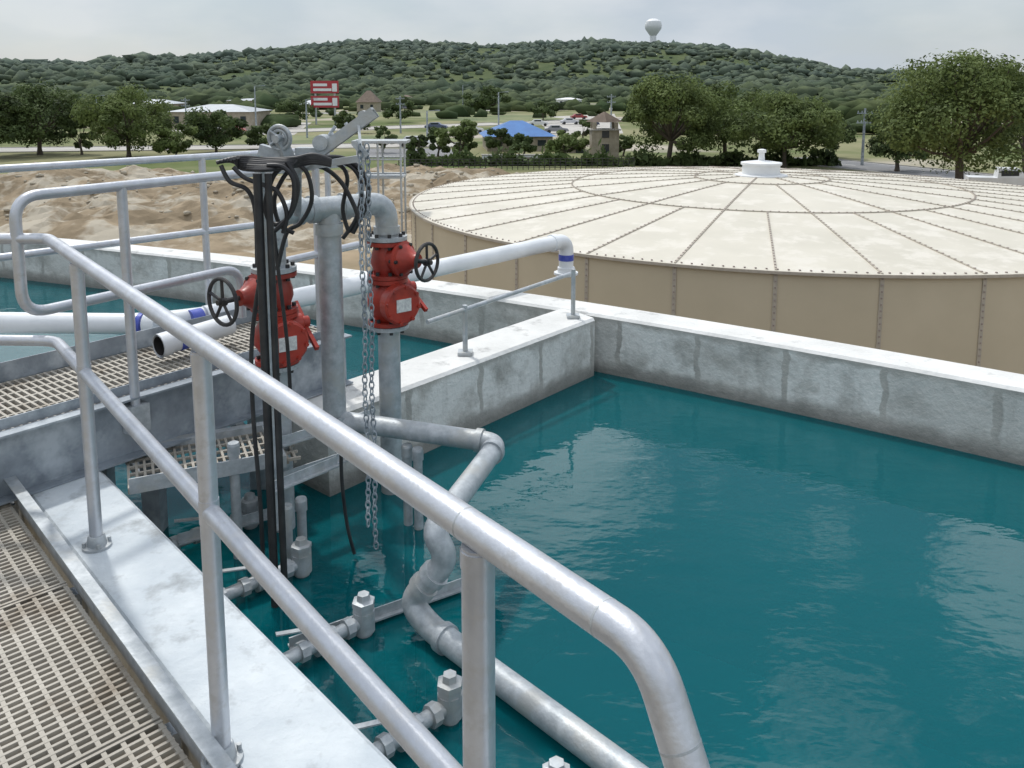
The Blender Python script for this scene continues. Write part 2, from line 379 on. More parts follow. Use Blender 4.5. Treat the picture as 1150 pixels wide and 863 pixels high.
for q in (P(503,391,0),P(618,350,0)):
    k=(q-h0).dot((h1-h0).normalized())/(h1-h0).length;top=h0+(h1-h0)*k
    b.tube([Vector((top.x,top.y,0)),Vector((top.x,top.y,top.z+.03))],.018,10)
    b.box(Vector((top.x,top.y,.01)),Vector((1,0,0)),Vector((0,1,0)),Z,.05,.05,.01)
b.ob('low_handrail',[m_galv])
# ---------------------------------------------------------------- 4in process pipe
def pipe_with_collars(b,pts,r,fil,mi=0,collar=.01):
    b.tube(pts,r,20,mi,fil)
    for i in range(1,len(pts)-1):
        for o in (pts[i-1],pts[i+1]):
            d=(Vector(o)-Vector(pts[i]));l=d.length;d.normalize()
            if l>fil*2.2:
                b.tube([Vector(pts[i])+d*(fil*.95),Vector(pts[i])+d*(fil*.95+.035)],r+collar,20,mi)
xm,ym=-.96,4.29
b=B()
p4=[Vector((xm,ym,0.03)),P(560,498,0),P(486,597,-.02),P(503,628,-.14),P(460,676,-.36),P(482,704,-.42),P(760,910,-.42)]
pipe_with_collars(b,p4,.052,.09)
b.ob('process_pipe',[m_galv])
lx,ly=-1.2,4.09;rx,ry=-.69,4.5;CZ=1.19
b=B()
b.tube([Vector((lx,ly,.95)),Vector((lx,ly,CZ)),Vector((rx,ry,CZ)),Vector((rx,ry,.98))],.062,20,0,.12)
cd=Vector((rx-lx,ry-ly,0)).normalized()
b.tube([Vector((xm,ym,CZ)),Vector((xm,ym,.0))],.062,20)
b.tube([Vector((xm,ym,CZ-.14)),Vector((xm,ym,CZ-.08))],.073,20)
for s in (-.09,.09): b.tube([Vector((xm,ym,CZ))+cd*(s-.02),Vector((xm,ym,CZ))+cd*(s+.02)],.073,20)
for (x,y) in ((lx,ly),(rx,ry)):
    d=cd if x==lx else -cd
    b.tube([Vector((x,y,CZ))+d*.12,Vector((x,y,CZ))+d*.16],.073,20);b.tube([Vector((x,y,CZ-.13)),Vector((x,y,CZ-.17))],.073,20)
def flange(b,x,y,z,mi,r=.112,h=.022):
    b.lathe([(r,0),(r,h)],(x,y,z),Z,28,mi)
    for k in range(8):
        a=k*math.pi/4+.3;b.lathe([(.011,-.018),(.011,h+.018)],(x+math.cos(a)*r*.82,y+math.sin(a)*r*.82,z),Z,6,2)
mm=[m_galv,m_red,m_dark,m_label]
def stack(b,x,y,zt,wd,cdv,wr=.1,wx=.27):
    wd=Vector(wd).normalized();cdv=Vector(cdv).normalized()
    flange(b,x,y,zt,0);flange(b,x,y,zt-.026,1)
    b.lathe([(.075,0),(.078,-.03),(.09,-.07),(.092,-.11),(.078,-.15),(.075,-.19)][::-1],(x,y,zt-.02),Z,24,1)
    zc=zt-.10
    b.lathe([(.078,.02),(.078,.10),(.10,.10),(.10,.12),(.085,.125),(.06,.16),(.04,.19),(.04,.21)],(x,y,zc),wd,20,1)
    for k in range(6):
        a=k*math.pi/3;s1_=wd.cross(Z);b.lathe([(.01,.085),(.01,.135)],Vector((x,y,zc))+(s1_*math.cos(a)+Z*math.sin(a))*.088,wd,6,2)
    b.tube([Vector((x,y,zc))+wd*.2,Vector((x,y,zc))+wd*(wx+.03)],.013,10,2)
    wc=Vector((x,y,zc))+wd*wx
    b.torus(wc,wd,wr,.010,28,8,2);s1_=wd.cross(Z).normalized()
    for k in range(5):
        a=k*2*math.pi/5+.3;d=s1_*math.cos(a)+Z*math.sin(a);b.tube([wc,wc+d*wr],.008,6,2)
    b.lathe([(.022,-.015),(.022,.015)],wc,wd,12,2)
    z2=zt-.21
    flange(b,x,y,z2,1);flange(b,x,y,z2-.025,1)
    b.lathe([(.072,0),(.085,-.03),(.115,-.08),(.115,-.14),(.085,-.19),(.072,-.22)][::-1],(x,y,z2-.02),Z,24,1)
    zc2=z2-.13
    b.lathe([(.09,.0),(.095,.10),(.112,.10),(.112,.155),(.10,.165)],(x,y,zc2),cdv,24,1)
    s2=cdv.cross(Z).normalized()
    b.box(Vector((x,y,zc2))+cdv*.168,s2,Z,cdv,.045,.035,.003,3)
    for k in range(8):
        a=k*math.pi/4+.2;b.lathe([(.011,.09),(.011,.175)],Vector((x,y,zc2))+(s2*math.cos(a)+Z*math.sin(a))*.098,cdv,6,1)
    b.lathe([(.05,.0),(.05,.13),(.03,.14),(.03,.17)],Vector((x,y,zc2+.05)),-s2,14,1)
    b.beam(Vector((x,y,zc2+.03))-s2*.15,Vector((x,y,zc2-.06))-s2*.16+cdv*.14,.02,.022,1)
    b.beam(Vector((x,y,zc2+.05))-s2*.15,Vector((x,y,zc2+.13))-s2*.15-cdv*.12,.018,.018,1)
    flange(b,x,y,z2-.265,1);flange(b,x,y,z2-.291,0)
    return z2-.29
zz1=stack(b,lx,ly,.90,(-.60,-.80,0),(.55,-.8,0),.112,.30)
zz2=stack(b,rx,ry,.985,(.86,-.50,0),(.60,-.75,0),.10,.27)
b.tube([Vector((lx,ly,1.1)),Vector((lx,ly,.9))],.062,20);b.tube([Vector((rx,ry,1.1)),Vector((rx,ry,.99))],.062,20)
b.tube([Vector((lx,ly,zz1)),Vector((lx,ly,-2))],.058,20);b.tube([Vector((rx,ry,zz2)),Vector((rx,ry,-2))],.062,20)
b.ob('valve_manifold',mm)
for (u,v) in ((280,555),(338,605),(408,667),(505,757),(625,856)):
    b=B();p=P(u,v,-.30)
    b.tube([Vector((p.x,p.y,-1.8)),Vector((p.x,p.y,-.34))],.036,16)
    b.lathe([(.047,-.06),(.047,-.02),(.050,-.02),(.050,0),(.030,.005),(.026,.03)],(p.x,p.y,-.33),Z,6)
    b.lathe([(.046,-.045),(.046,.045)],(p.x,p.y,-.42),Z,16)
    w=p-nA*((p-A0).dot(nA));w=Vector((w.x,w.y,-.42));c=Vector((p.x,p.y,-.42));d=(w-c).normalized()
    b.tube([c,w],.028,14)
    for s,r in ((.06,.042),(.14,.040),(.20,.047),(.27,.040),(.38,.038)): b.tube([c+d*s,c+d*(s+.035)],r,8 if s!=.2 else 16)
    b.lathe([(.03,0),(.03,.035),(.012,.04),(.012,.07)],c+d*.215,Z,10)
    hv=c+d*.215+Z*.07;b.beam(hv,hv+d*.16+dA*-.05+Z*.02,.022,.006)
    b.ob('capped_air_header',[m_galv])
for u,v,z in ((322,570,-.2),(338,562,-.2),(457,502,-.05),(469,506,-.05),(318,455,.1),(262,500,.1)):
    b=B();p=P(u,v,z);b.tube([Vector((p.x,p.y,-1.6)),p],.024,12);b.tube([p,p-Z*.05],.03,12)
    b.lathe([(.03,0),(.026,.012)],p,Z,12)
    b.ob('riser_pipe',[m_galv])
# black guide hoses
b=B();yh=3.42
for u,r in ((289,.019),(301,.015)):
    q=Q(u,195,yh);b.tube([Vector((q.x,yh,q.z)),Vector((q.x,yh,-1.2))],r,12)
def hose(pts,y,r=.010):
    P_=[Q(u,v,y+dy) for u,v,dy in pts]
    o=[]
    for i in range(len(P_)-1):
        p0=P_[max(i-1,0)];p1=P_[i];p2=P_[i+1];p3=P_[min(i+2,len(P_)-1)]
        for k in range(8):
            t=k/8;o.append(.5*((2*p1)+(-p0+p2)*t+(2*p0-5*p1+4*p2-p3)*t*t+(-p0+3*p1-3*p2+p3)*t**3))
    o.append(P_[-1]);b.tube(o,r,8)
for k in range(7):
    hose([(243+k*4,183-k,0),(270,177+k*2,.05),(300,179+k*2,.1-.02*k),(330,178+k*1.5,.1),(352,174+k*1.5,.1),(372,180+k,.1)],3.5,.009)
hose([(248,186,0),(258,204,0),(278,214,.02),(287,240,.02),(289,300,0)],3.5)
hose([(262,188,0),(275,200,0),(296,208,0),(312,216,0),(322,240,0),(318,262,0)],3.5)
hose([(330,182,0),(345,195,0),(350,225,0),(338,250,0),(322,262,0),(312,300,0)],3.7)
hose([(335,180,0),(318,200,0),(308,225,0),(314,252,0),(330,262,0)],3.6)
hose([(322,182,0),(334,205,0),(330,232,0),(318,250,0),(304,250,0),(298,230,0),(306,200,0),(318,186,0)],3.55,.011)
hose([(340,182,0),(370,180,.1),(395,188,.1),(406,210,.1),(400,245,.1),(385,268,.1)],3.8)
hose([(345,180,0),(378,184,.1),(390,200,.1),(385,235,.1),(392,262,.1)],3.8)
hose([(350,178,0),(385,178,.1),(408,195,.1),(413,225,.1),(396,262,.1)],3.8,.012)
hose([(345,184,0),(366,190,.1),(384,206,.1),(398,232,.1),(404,250,.1)],3.75,.011)
hose([(300,186,0),(318,188,0),(330,205,0),(326,240,0),(306,262,0)],3.5)
hose([(308,262,0),(312,300,0),(322,380,0),(326,440,0)],3.7,.009)
hose([(383,500,0),(384,540,0),(390,590,0),(398,622,0)],3.8,.009)
hose([(294,300,0),(283,380,0),(284,460,0),(292,560,-.05),(296,640,-.05)],3.5,.010)
b.ob('black_hose',[m_black])
# chain
b=B()
for u,vb,y,ph in ((404,598,3.6,0),(412,622,3.62,1)):
    t=Q(u,166,y);bt=Q(u+4,vb,y);n=int((t.z-bt.z)/.030)
    for i in range(n):
        c=Vector((t.x+.004*math.sin(i*.3),y,t.z-i*.030));a=(i+ph)%2
        w=Vector((1,0,0)) if a else Vector((0,1,0));w=(w+Vector((.3,-.2,0))).normalized()
        pts=[c+w*(.011*math.cos(k*math.pi/4))+Z*(.020*math.sin(k*math.pi/4)) for k in range(8)]
        b.tube(pts,.0034,6,closed=True)
b.ob('hoist_chain',[m_galvd])
# davit hoist
b=B();yd=3.75
a0=Q(330,186,yd);a1=Q(418,122,yd);d=(a1-a0).normalized();sd=d.cross(Z).normalized();up=sd.cross(d)
b.beam(a0,a1,.07,.012)
b.beam(a0+sd*.035-up*.02,a1+sd*.035-up*.02,.008,.05);b.beam(a0-sd*.035-up*.02,a1-sd*.035-up*.02,.008,.05)
for k in range(5): b.lathe([(.009,0),(.009,.012)],a0+(a1-a0)*(.15+k*.18)+up*.006,up,6)
wc=Q(314,155,yd-.05)
b.torus(wc,Vector((.25,1,.1)),.052,.010,28,8);b.torus(wc,Vector((.25,1,.1)),.034,.008,24,8,)
for k in range(5):
    a=k*2*math.pi/5;b.tube([wc,wc+Vector((math.cos(a),0,math.sin(a)))*.052],.007,6)
b.lathe([(.018,-.04),(.018,.04)],wc,Vector((.25,1,.1)),12)
b.beam(wc,Q(330,190,yd),.03,.05);b.beam(Q(292,168,yd),Q(346,184,yd),.05,.05)
b.box(Q(345,172,yd),Vector((1,0,0)),Vector((0,1,0)),Z,.045,.04,.025)
b.lathe([(.035,-.05),(.035,.05)],Q(362,160,yd),sd,14);b.tube([Q(362,160,yd)-sd*.05,Q(362,160,yd)-sd*.05+Vector((.05,0,.07))],.008,8)
b.beam(Q(340,188,yd),Q(405,178,yd),.05,.03)
b.tube([Q(334,190,yd),Q(334,240,yd+.25)],.02,10)
pt=Q(292,185,yd);b.tube([Vector((pt.x,pt.y,pt.z)),Vector((pt.x,pt.y,-.3))],.024,12)
b.lathe([(.02,-.03),(.02,.03)],a1-d*.05,sd,12);b.beam(a1-d*.08,Q(405,166,3.62),.012,.012)
b.beam(Q(398,160,3.62),Q(412,176,3.62),.03,.03)
b.ob('davit_hoist',[m_galv])
# ---------------------------------------------------------------- white PVC pipe
b=B()
wA=P(320,338,.3);wB=P(636,270,.34)
b.tube([wA-(wB-wA).normalized()*.5,wB,Vector((wB.x,wB.y,-.02))],.072,20,0,.12)
b.tube([Vector((wB.x,wB.y,.02)),Vector((wB.x,wB.y,.07))],.085,20);b.tube([Vector((wB.x,wB.y,.14)),Vector((wB.x,wB.y,.20))],.075,20,1)
b.lathe([(.12,0),(.12,.02)],(wB.x,wB.y,0),Z,20)
dw=(wB-wA).normalized();b.tube([wB-dw*.16,wB-dw*.22],.083,20)
wl=P(0,360,.3);wm=P(165,364,.3)
b.tube([wl-Vector((1.5,0,0)),wm,wA-dw*.5],.068,20,0,.2)
dm=(wm-wl).normalized()
b.tube([wm,wm+dm*.08],.08,20);b.tube([wm-dm*.05,wm-dm*.02],.071,20,1)
e=wA-dw*.5
b.tube([e-dw*.1,e+dw*.12],.082,20);b.tube([e-dw*.20,e-dw*.12],.073,20,1);b.tube([e+dw*.15,e+dw*.19],.074,20,1)
o=P(178,389,.40);od=Vector((-.62,-.78,-.05)).normalized()
b.tube([o-od*.45,o],.06,20,0,cap=False);b.tube([o-od*.06,o],.068,20,0,cap=False);b.tube([o-od*.3,o],.052,20,2,cap=False)
b.tube([o-od*.20,o-od*.11],.062,20,1,cap=False)
b.ob('white_pvc_pipe',[m_pvc,m_blue,m_dark])
# ---------------------------------------------------------------- storage tank
az=math.radians(16.8);D=32;TC=Vector((D*math.sin(az),D*math.cos(az),0));TR=12.9;EZ=-2.2;PK=.9;NP=36
NS=144
def rz(r): return EZ+PK*(1-(r/TR)**1.25)
b=B()
for k in range(NS):
    a=2*math.pi*k/NS;d=Vector((math.cos(a),math.sin(a),0));b.v+= [TC+d*TR+Z*GZ,TC+d*TR+Z*EZ]
for k in range(NS):
    j=(k+1)%NS;b.f.append([2*k,2*j,2*j+1,2*k+1]);b.m.append(0)
shell=b.ob('shell',[m_tan])
b=B();rings=[.6,2.2,4.8,8.2,TR+.06]
prev=None
for i,r in enumerate([0.05]+[x for rr in zip(rings,rings[1:]) for x in (rr[0],(rr[0]+rr[1])/2)]+[rings[-1]]):
    st=len(b.v)
    for k in range(NS):
        a=2*math.pi*k/NS;b.v.append(TC+Vector((math.cos(a)*r,math.sin(a)*r,rz(min(r,TR)))))
    if prev is not None:
        for k in range(NS):
            j=(k+1)%NS;b.f.append([prev+k,st+k,st+j,prev+j]);b.m.append(0)
    prev=st
roof=b.ob('roof_panels',[m_roof])
b=B();bb=B()
for k in range(NP):
    a=2*math.pi*(k+.5)/NP;d=Vector((math.cos(a),math.sin(a),0));t=Vector((-d.y,d.x,0))
    rs=[TR,10.5,7.0]+([5.0,2.4] if k%2==0 else [])+([1.0] if k%4==0 else [])
    for r0,r1 in zip(rs,rs[1:]):
        p0=TC+d*r0+Z*(rz(r0)+.012);p1=TC+d*r1+Z*(rz(r1)+.012);b.beam(p0,p1,.045,.03,0)
        n=int((r0-r1)/.22)
        for q in range(n):
            c=p0+(p1-p0)*((q+.5)/n)+Z*.02;bb.box(c,d,t,Z,.022,.022,.010)
    if d.y<.5:
        b.box(TC+d*(TR+.012)+Z*((EZ+GZ)/2),t,d,Z,.045,.012,(EZ-GZ)/2)
        for q in range(26):
            bb.box(TC+d*(TR+.03)+Z*(EZ-.1-q*.145),t,d,Z,.016,.010,.016)
for r in (2.4,7.0):
    pts=[TC+Vector((math.cos(2*math.pi*k/72)*r,math.sin(2*math.pi*k/72)*r,rz(r)+.015)) for k in range(72)]
    for p,q in zip(pts,pts[1:]+pts[:1]): b.beam(p,q,.05,.03)
    n=int(2*math.pi*r/.24)
    for k in range(n):
        a=2*math.pi*k/n;bb.box(TC+Vector((math.cos(a)*r,math.sin(a)*r,rz(r)+.033)),Vector((1,0,0)),Vector((0,1,0)),Z,.02,.02,.01)
pts=[TC+Vector((math.cos(2*math.pi*k/NS)*(TR+.07),math.sin(2*math.pi*k/NS)*(TR+.07),EZ-.03)) for k in range(NS)]
for p,q in zip(pts,pts[1:]+pts[:1]): b.beam(p,q,.05,.07)
n=340
for k in range(n):
    a=2*math.pi*k/n;bb.box(TC+Vector((math.cos(a)*(TR-.05),math.sin(a)*(TR-.05),EZ+.025)),Vector((1,0,0)),Vector((0,1,0)),Z,.02,.02,.012)
seams=b.ob('panel_seams',[m_seam],False);bolts=bb.ob('bolts',[m_bolt],False)
b=B();pz=EZ+PK-.05
b.lathe([(.95,0),(.95,.05),(.68,.08),(.68,.42),(.74,.42),(.74,.5),(.3,.56),(.12,.58),(.10,.85),(.16,.87),(.16,.97),(.05,1.0)],TC+Z*pz,Z,28)
vent=b.ob('roof_vent',[m_white])
b=B();o=Vector((-4.35,27.6,0));X=Vector((1,0,0));Y=Vector((0,1,0));zt=EZ+2.3
for sx_ in (-.7,-.05,.7):
    for sy in (-.5,.5): b.tube([o+X*sx_+Y*sy+Z*GZ,o+X*sx_+Y*sy+Z*zt],.035,8)
for zz in (EZ+1.2,EZ+1.75,zt):
    for sy in (-.5,.5): b.tube([o-X*.75+Y*sy+Z*zz,o+X*.75+Y*sy+Z*zz],.03,8)
    b.tube([o-X*.7-Y*.5+Z*zz,o-X*.7+Y*.5+Z*zz],.03,8)
b.box(o+Z*(EZ+1.15),X,Y,Z,.75,.55,.03);b.box(o+Z*(zt+.02),X,Y,Z,.9,.55,.04)
ladder=b.ob('access_platform',[m_galv])
group('storage_tank',[shell,roof,seams,bolts,vent,ladder],TC)
# ---------------------------------------------------------------- terrain
prof=[(-1500,66),(0,66),(60,69),(100,68),(160,63),(250,61),(330,54),(400,46),(480,47),(550,50),(620,47),(680,45),(740,47),(800,52),(860,60),(900,68),(930,75),(1000,79),(1150,84),(2600,84)]
pu=[p[0] for p in prof];pv=[p[1] for p in prof]
def el(v,u):
    r=ray(u,v);return r.z/math.hypot(r.x,r.y)
azs=np.linspace(-180,180,361)
def hill(azd,r,x,y):
    if abs(azd)<70: u=U0+F*1.0*math.tan(math.radians(azd))
    else: u=-2500 if azd<0 else 2600
    u=max(min(u,2600),-1500);v=float(np.interp(u,pu,pv));e=el(v+3,max(min(u,1500),-400))
    R0=1500;top=H+R0*e-4
    t=min(max((r-560)/(R0-560),0),1);s=t*t*(3-2*t)
    z=GZ+(top-GZ)*s
    if r>480: z+=noise.noise(Vector((x*.004,y*.004,3)))*14*min((r-480)/300,1)*(1 if r<R0*.85 else .2)
    if r>R0: z=top-(r-R0)*.012
    if r>4000: z=top*.3+ (H+4500*el(68 if u<300 else 84,100))*.7
    return z
rad=[0,15,40,80,150,250,350,480]+list(np.linspace(540,1500,22))+[1700,2200,3000,3900,4300,5200,7000]
V=[];Fc=[]
for r in rad:
    for a in azs[:-1]:
        x=r*math.sin(math.radians(a));y=r*math.cos(math.radians(a));V.append((x,y,hill(a,r,x,y) if r>480 else GZ))
n=360
for i in range(len(rad)-1):
    for k in range(n):
        j=(k+1)%n
        if i==0: Fc.append([n+k,n+j,k])
        else: Fc.append([i*n+k,i*n+j,(i+1)*n+j,(i+1)*n+k])
mg=bpy.data.materials.new('ground_cover');mg.use_nodes=True;N=mg.node_tree.nodes;L=mg.node_tree.links;bs_=N['Principled BSDF'];bs_.inputs['Roughness'].default_value=.95;bs_.inputs['Specular IOR Level'].default_value=.1
g=N.new('ShaderNodeNewGeometry')
def nn(sc,det=4):
    n_=N.new('ShaderNodeTexNoise');n_.inputs['Scale'].default_value=sc;n_.inputs['Detail'].default_value=det;n_.inputs['Roughness'].default_value=.65;L.new(g.outputs[0],n_.inputs['Vector']);return n_.outputs[0]
def mr(x,a,c):
    q=N.new('ShaderNodeMapRange');q.inputs[1].default_value=a;q.inputs[2].default_value=c;L.new(x,q.inputs[0]);return q.outputs[0]
def mixc(f,a,c):
    q=N.new('ShaderNodeMix');q.data_type='RGBA';L.new(f,q.inputs[0])
    for i,v in ((6,a),(7,c)):
        if isinstance(v,tuple): q.inputs[i].default_value=(*v,1)
        else: L.new(v,q.inputs[i])
    return q.outputs[2]
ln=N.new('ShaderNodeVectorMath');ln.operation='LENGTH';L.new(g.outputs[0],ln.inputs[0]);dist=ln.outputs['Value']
dirt=mixc(mr(nn(.25),.35,.65),(.36,.28,.19),(.25,.20,.13))
grass=mixc(mr(nn(.035),.40,.58),(.105,.135,.05),(.24,.23,.13))
grass=mixc(mr(nn(.012),.55,.60),grass,(.40,.36,.30))
forest=mixc(mr(nn(.02),.4,.6),(.065,.09,.04),(.10,.12,.055))
col=mixc(mr(dist,72,84),dirt,grass);col=mixc(mr(dist,400,560),col,forest);col=mixc(mr(dist,1400,4500),col,(.36,.42,.48))  # last mix paints aerial haze into the far ground colour
L.new(col,bs_.inputs['Base Color'])
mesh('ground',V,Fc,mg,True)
nx,ny=190,105;V=[];Fc=[]
for j in range(ny):
    for i in range(nx):
        x=-66+i*.4;y=38+j*.4
        e=min(i,nx-1-i,j,ny-1-j)/14;e=min(e,1)
        h=(noise.fractal(Vector((x*.07,y*.07,1)),1,2,5)*1.6+.5)
        h+=1.3*math.exp(-((x+30)/10)**2-((y-58)/5)**2)+1.0*math.exp(-((x+17)/5)**2-((y-50)/4)**2)
        rr_=noise.noise(Vector((x*.9,y*.9,0)))*.2+noise.noise(Vector((x*2.1,y*2.1,5)))*.22
        ridge=abs(noise.noise(Vector((x*.3,y*.45,9))))*.8
        V.append((x,y,GZ-.15+(max(h,0)+rr_+ridge)*e))
for j in range(ny-1):
    for i in range(nx-1): a=j*nx+i;Fc.append([a,a+1,a+nx+1,a+nx])
m_dirt=M('excavated_soil',(.32,.255,.175),(.21,.165,.11),.35,.95,0,.9,2.5,lo=.4,hi=.6,c3=(.42,.375,.30),scale3=.25,spec=.1,lo3=.5,hi3=.58)
mesh('dirt_mound',V,Fc,m_dirt,False)
bm=bmesh.new();bmesh.ops.create_icosphere(bm,subdivisions=1,radius=1);iv=np.array([v.co[:] for v in bm.verts]);bm.verts.ensure_lookup_table();ifc=np.array([[v.index for v in f.verts] for f in bm.faces]);bm.free()
def scatter(name,pos,mat,zs=.8,up=.55,jl=.6,jh=1.25,smooth=False):
    pos=np.array(pos);n=len(pos);k=len(iv)
    jit=rng.uniform(jl,jh,(n,k,1));asp=np.stack([rng.uniform(.7,1.3,n),rng.uniform(.7,1.3,n),rng.uniform(.6,1.25,n)*zs],1)
    V=(iv[None]*jit*pos[:,3][:,None,None]*asp[:,None,:])+pos[:,None,:3]+np.array([0,0,1])*(pos[:,3]*up)[:,None,None]
    Fa=(ifc[None]+(np.arange(n)*k)[:,None,None]).reshape(-1,3)
    return npmesh(name,V.reshape(-1,3),Fa,mat,smooth)
rk=[]
for i in range(1500):
    k=random.randrange(len(V));q=V[k]
    if q[1]<44 or q[1]>78: continue
    rk.append((q[0],q[1],q[2],random.uniform(.05,.28)))
scatter('loose_rocks',rk,M('rock',(.42,.38,.30),(.30,.26,.20),2,.9),.6,.2)
# roads
def strip(name,pts,z,mat):
    return mesh(name,[Vector((p.x,p.y,z)) for p in pts],[list(range(len(pts)))],mat)
def quadroad(name,l,mat,z=GZ+.004): return strip(name,[P(u,v,GZ) for u,v in l],z,mat)
def road(a,b_,w,mat=m_asph,lines=True):
    a=P(*a,GZ);b_=P(*b_,GZ);d=(b_-a).normalized();n_=Vector((-d.y,d.x,0));L_=(b_-a).length
    r=strip('r',[a-n_*w/2,b_-n_*w/2,b_+n_*w/2,a+n_*w/2],GZ+.02,mat);r.name='carriageway'
    parts=[r]
    bb=B()
    if lines:
        for s in (-w/2+.3,w/2-.3): bb.box((a+b_)/2+n_*s+Z*.03,d,n_,Z,L_/2,.08,.004)
        s=0
        while s<L_: bb.box(a+d*s+Z*.03,d,n_,Z,1.5,.08,.004);s+=9
        parts.append(bb.ob('lane_markings',[m_paint],False))
    bk=B()
    for s in (-w/2-.08,w/2+.08): bk.box((a+b_)/2+n_*s+Z*.06,d,n_,Z,L_/2,.075,.06)
    parts.append(bk.ob('kerbs',[m_pave],False))
    group('road',parts,a)
road((-260,172),(520,163),9,m_pave)
road((250,150),(900,128),12,m_pave)
road((330,128),(1000,118),16,m_pave,False)
road((120,121),(700,114),22,m_pave,False)
road((-60,112),(420,108),36,m_pave,False)
road((880,178),(1400,232),8)
road((60,135),(300,132),12,m_pave,False)
quadroad('parking_lot',[(620,152),(700,150),(690,128),(600,132)],m_pave,GZ+.008)
quadroad('parking_lot',[(180,150),(330,152),(350,138),(200,136)],m_pave,GZ+.008)
quadroad('parking_lot',[(400,176),(520,176),(505,167),(400,167)],m_asph,GZ+.008)
quadroad('grass_field',[(300,162),(520,158),(480,151),(300,153)],m_grass2,GZ+.006)
quadroad('grass_field',[(380,127),(560,139),(640,134),(520,122)],m_grass2,GZ+.03)
# ---------------------------------------------------------------- trees
def tree(u,vb,wpx,vt,mat=m_leaf,n=5000,ls=.4,seed=1,name='oak_tree',dist=None,trunkf=.35,cn=26,low=.60,hzf=.40):
    r_=np.random.default_rng(seed)
    p=P(u,vb,GZ) if dist is None else Q(u,150,dist);p=Vector((p.x,p.y,GZ))
    y=p.y;top=Q(u,vt,y).z;Ht=top-GZ;W=wpx*(y/.99)/F/2
    if trunkf<=.3: low=.52;hzf=.48
    zc=GZ+Ht*low;hz=Ht*hzf
    cs=[];rs_=[]
    while len(cs)<cn:
        q=r_.uniform(-1,1,3)
        l=np.linalg.norm(q)
        if l<1 and l>.45 and q[2]>-.75:
            cs.append(q*np.array([W*.84,W*.84,hz*.84])+np.array([p.x,p.y,zc]));rs_.append(W*r_.uniform(.14,.32))
    cs=np.array(cs);rs_=np.array(rs_)
    idx=r_.integers(0,cn,n);dv=r_.normal(size=(n,3));dv/=np.linalg.norm(dv,axis=1)[:,None]
    rad_=rs_[idx]*r_.uniform(.45,1.12,n)
    c=cs[idx]+dv*rad_[:,None]*np.array([1,1,.72])
    nv=dv+r_.normal(size=(n,3))*.45+np.array([0,0,.35]);nv/=np.linalg.norm(nv,axis=1)[:,None]
    a=np.cross(nv,r_.normal(size=(n,3)));a/=np.linalg.norm(a,axis=1)[:,None];bq=np.cross(nv,a)
    s=ls*r_.uniform(.45,1.0,n)[:,None]/2
    V=np.stack([c-a*s-bq*s*.6,c+a*s-bq*s*.6,c+a*s+bq*s*.6,c-a*s+bq*s*.6],1).reshape(-1,3)
    Fa=np.arange(4*n).reshape(n,4)
    crown=npmesh('crown',V,Fa,mat)
    b=B();th=Ht*trunkf;tr=max(.12,Ht*.028)
    fork=Vector((p.x+r_.uniform(-.3,.3),p.y,GZ+th))
    b.tube([Vector((p.x,p.y,GZ-.1)),Vector((p.x,p.y,GZ+th*.3)),fork],[tr*1.5,tr,tr*.85],8)
    for i in range(0,cn,2):
        e=Vector(cs[i]);mid=(fork+e)/2+Vector((r_.uniform(-.3,.3),r_.uniform(-.3,.3),-.05*Ht+.2))
        b.tube([fork,mid,e],[tr*.55,tr*.32,tr*.1],6,cap=False)
    tk=b.ob('trunk_and_limbs',[m_bark])
    group(name,[crown,tk],p)
tree(1076,228,212,54,n=26000,ls=.25,seed=11,cn=72,trunkf=.31,low=.57,hzf=.44)
tree(1010,190,84,110,m_leafd,6000,.33,12,dist=80,trunkf=.25)
tree(1155,205,110,90,m_leafd,7000,.33,13,dist=75,trunkf=.25)
tree(752,195,140,80,n=18000,ls=.31,seed=14,cn=46,dist=88,trunkf=.25)
tree(815,192,105,92,n=10000,ls=.33,seed=15,cn=30,dist=95,trunkf=.25)
tree(882,192,142,102,n=15000,ls=.33,seed=16,cn=44,dist=84,trunkf=.25)
tree(930,190,60,125,m_leafd,5000,.36,17,dist=96,trunkf=.25)
tree(45,174,112,88,m_leafd,11000,.36,18,cn=40,trunkf=.28)
tree(145,178,118,94,n=12000,ls=.34,seed=19,cn=44,trunkf=.28)
tree(-5,178,90,90,m_leafd,7000,.36,20,cn=30,trunkf=.28)
tree(243,172,88,122,m_leafd,8000,.36,21,cn=32,trunkf=.25)
tree(198,178,60,136,m_leaf,4500,.36,22,cn=22,trunkf=.25)
tree(92,174,44,128,m_leafd,3000,.36,42,cn=16,trunkf=.25)
tree(516,178,52,128,n=4500,ls=.36,seed=23,cn=20,trunkf=.25)
tree(560,172,40,140,m_leafd,3000,.36,24,cn=16,trunkf=.25)
tree(588,176,36,150,m_leafd,2500,.36,34,cn=14,trunkf=.25)
tree(636,180,52,143,n=4500,ls=.36,seed=25,cn=20,trunkf=.25)
tree(470,178,30,150,m_leafd,2500,.36,26,cn=14,trunkf=.25)
tree(492,176,34,142,m_leafd,2500,.36,35,cn=14,trunkf=.25)
tree(700,176,36,150,m_leafd,2500,.36,27,cn=14,trunkf=.25)
tree(300,168,50,135,m_leafd,3500,.4,28,cn=16,trunkf=.25)
tree(395,150,44,118,m_leafd,3000,.5,29,cn=16,trunkf=.25)
tree(545,128,60,95,m_leafd,3000,.9,30,cn=18,trunkf=.25)
tree(655,160,30,128,m_leafd,2000,.4,31,cn=12,trunkf=.25)
tree(430,172,30,140,m_leafd,2000,.4,32,cn=12,trunkf=.25)
tree(330,140,50,112,m_leafd,2500,.5,33,cn=14,trunkf=.25)
tree(610,135,36,112,m_leafd,2000,.6,43,cn=12,trunkf=.25)
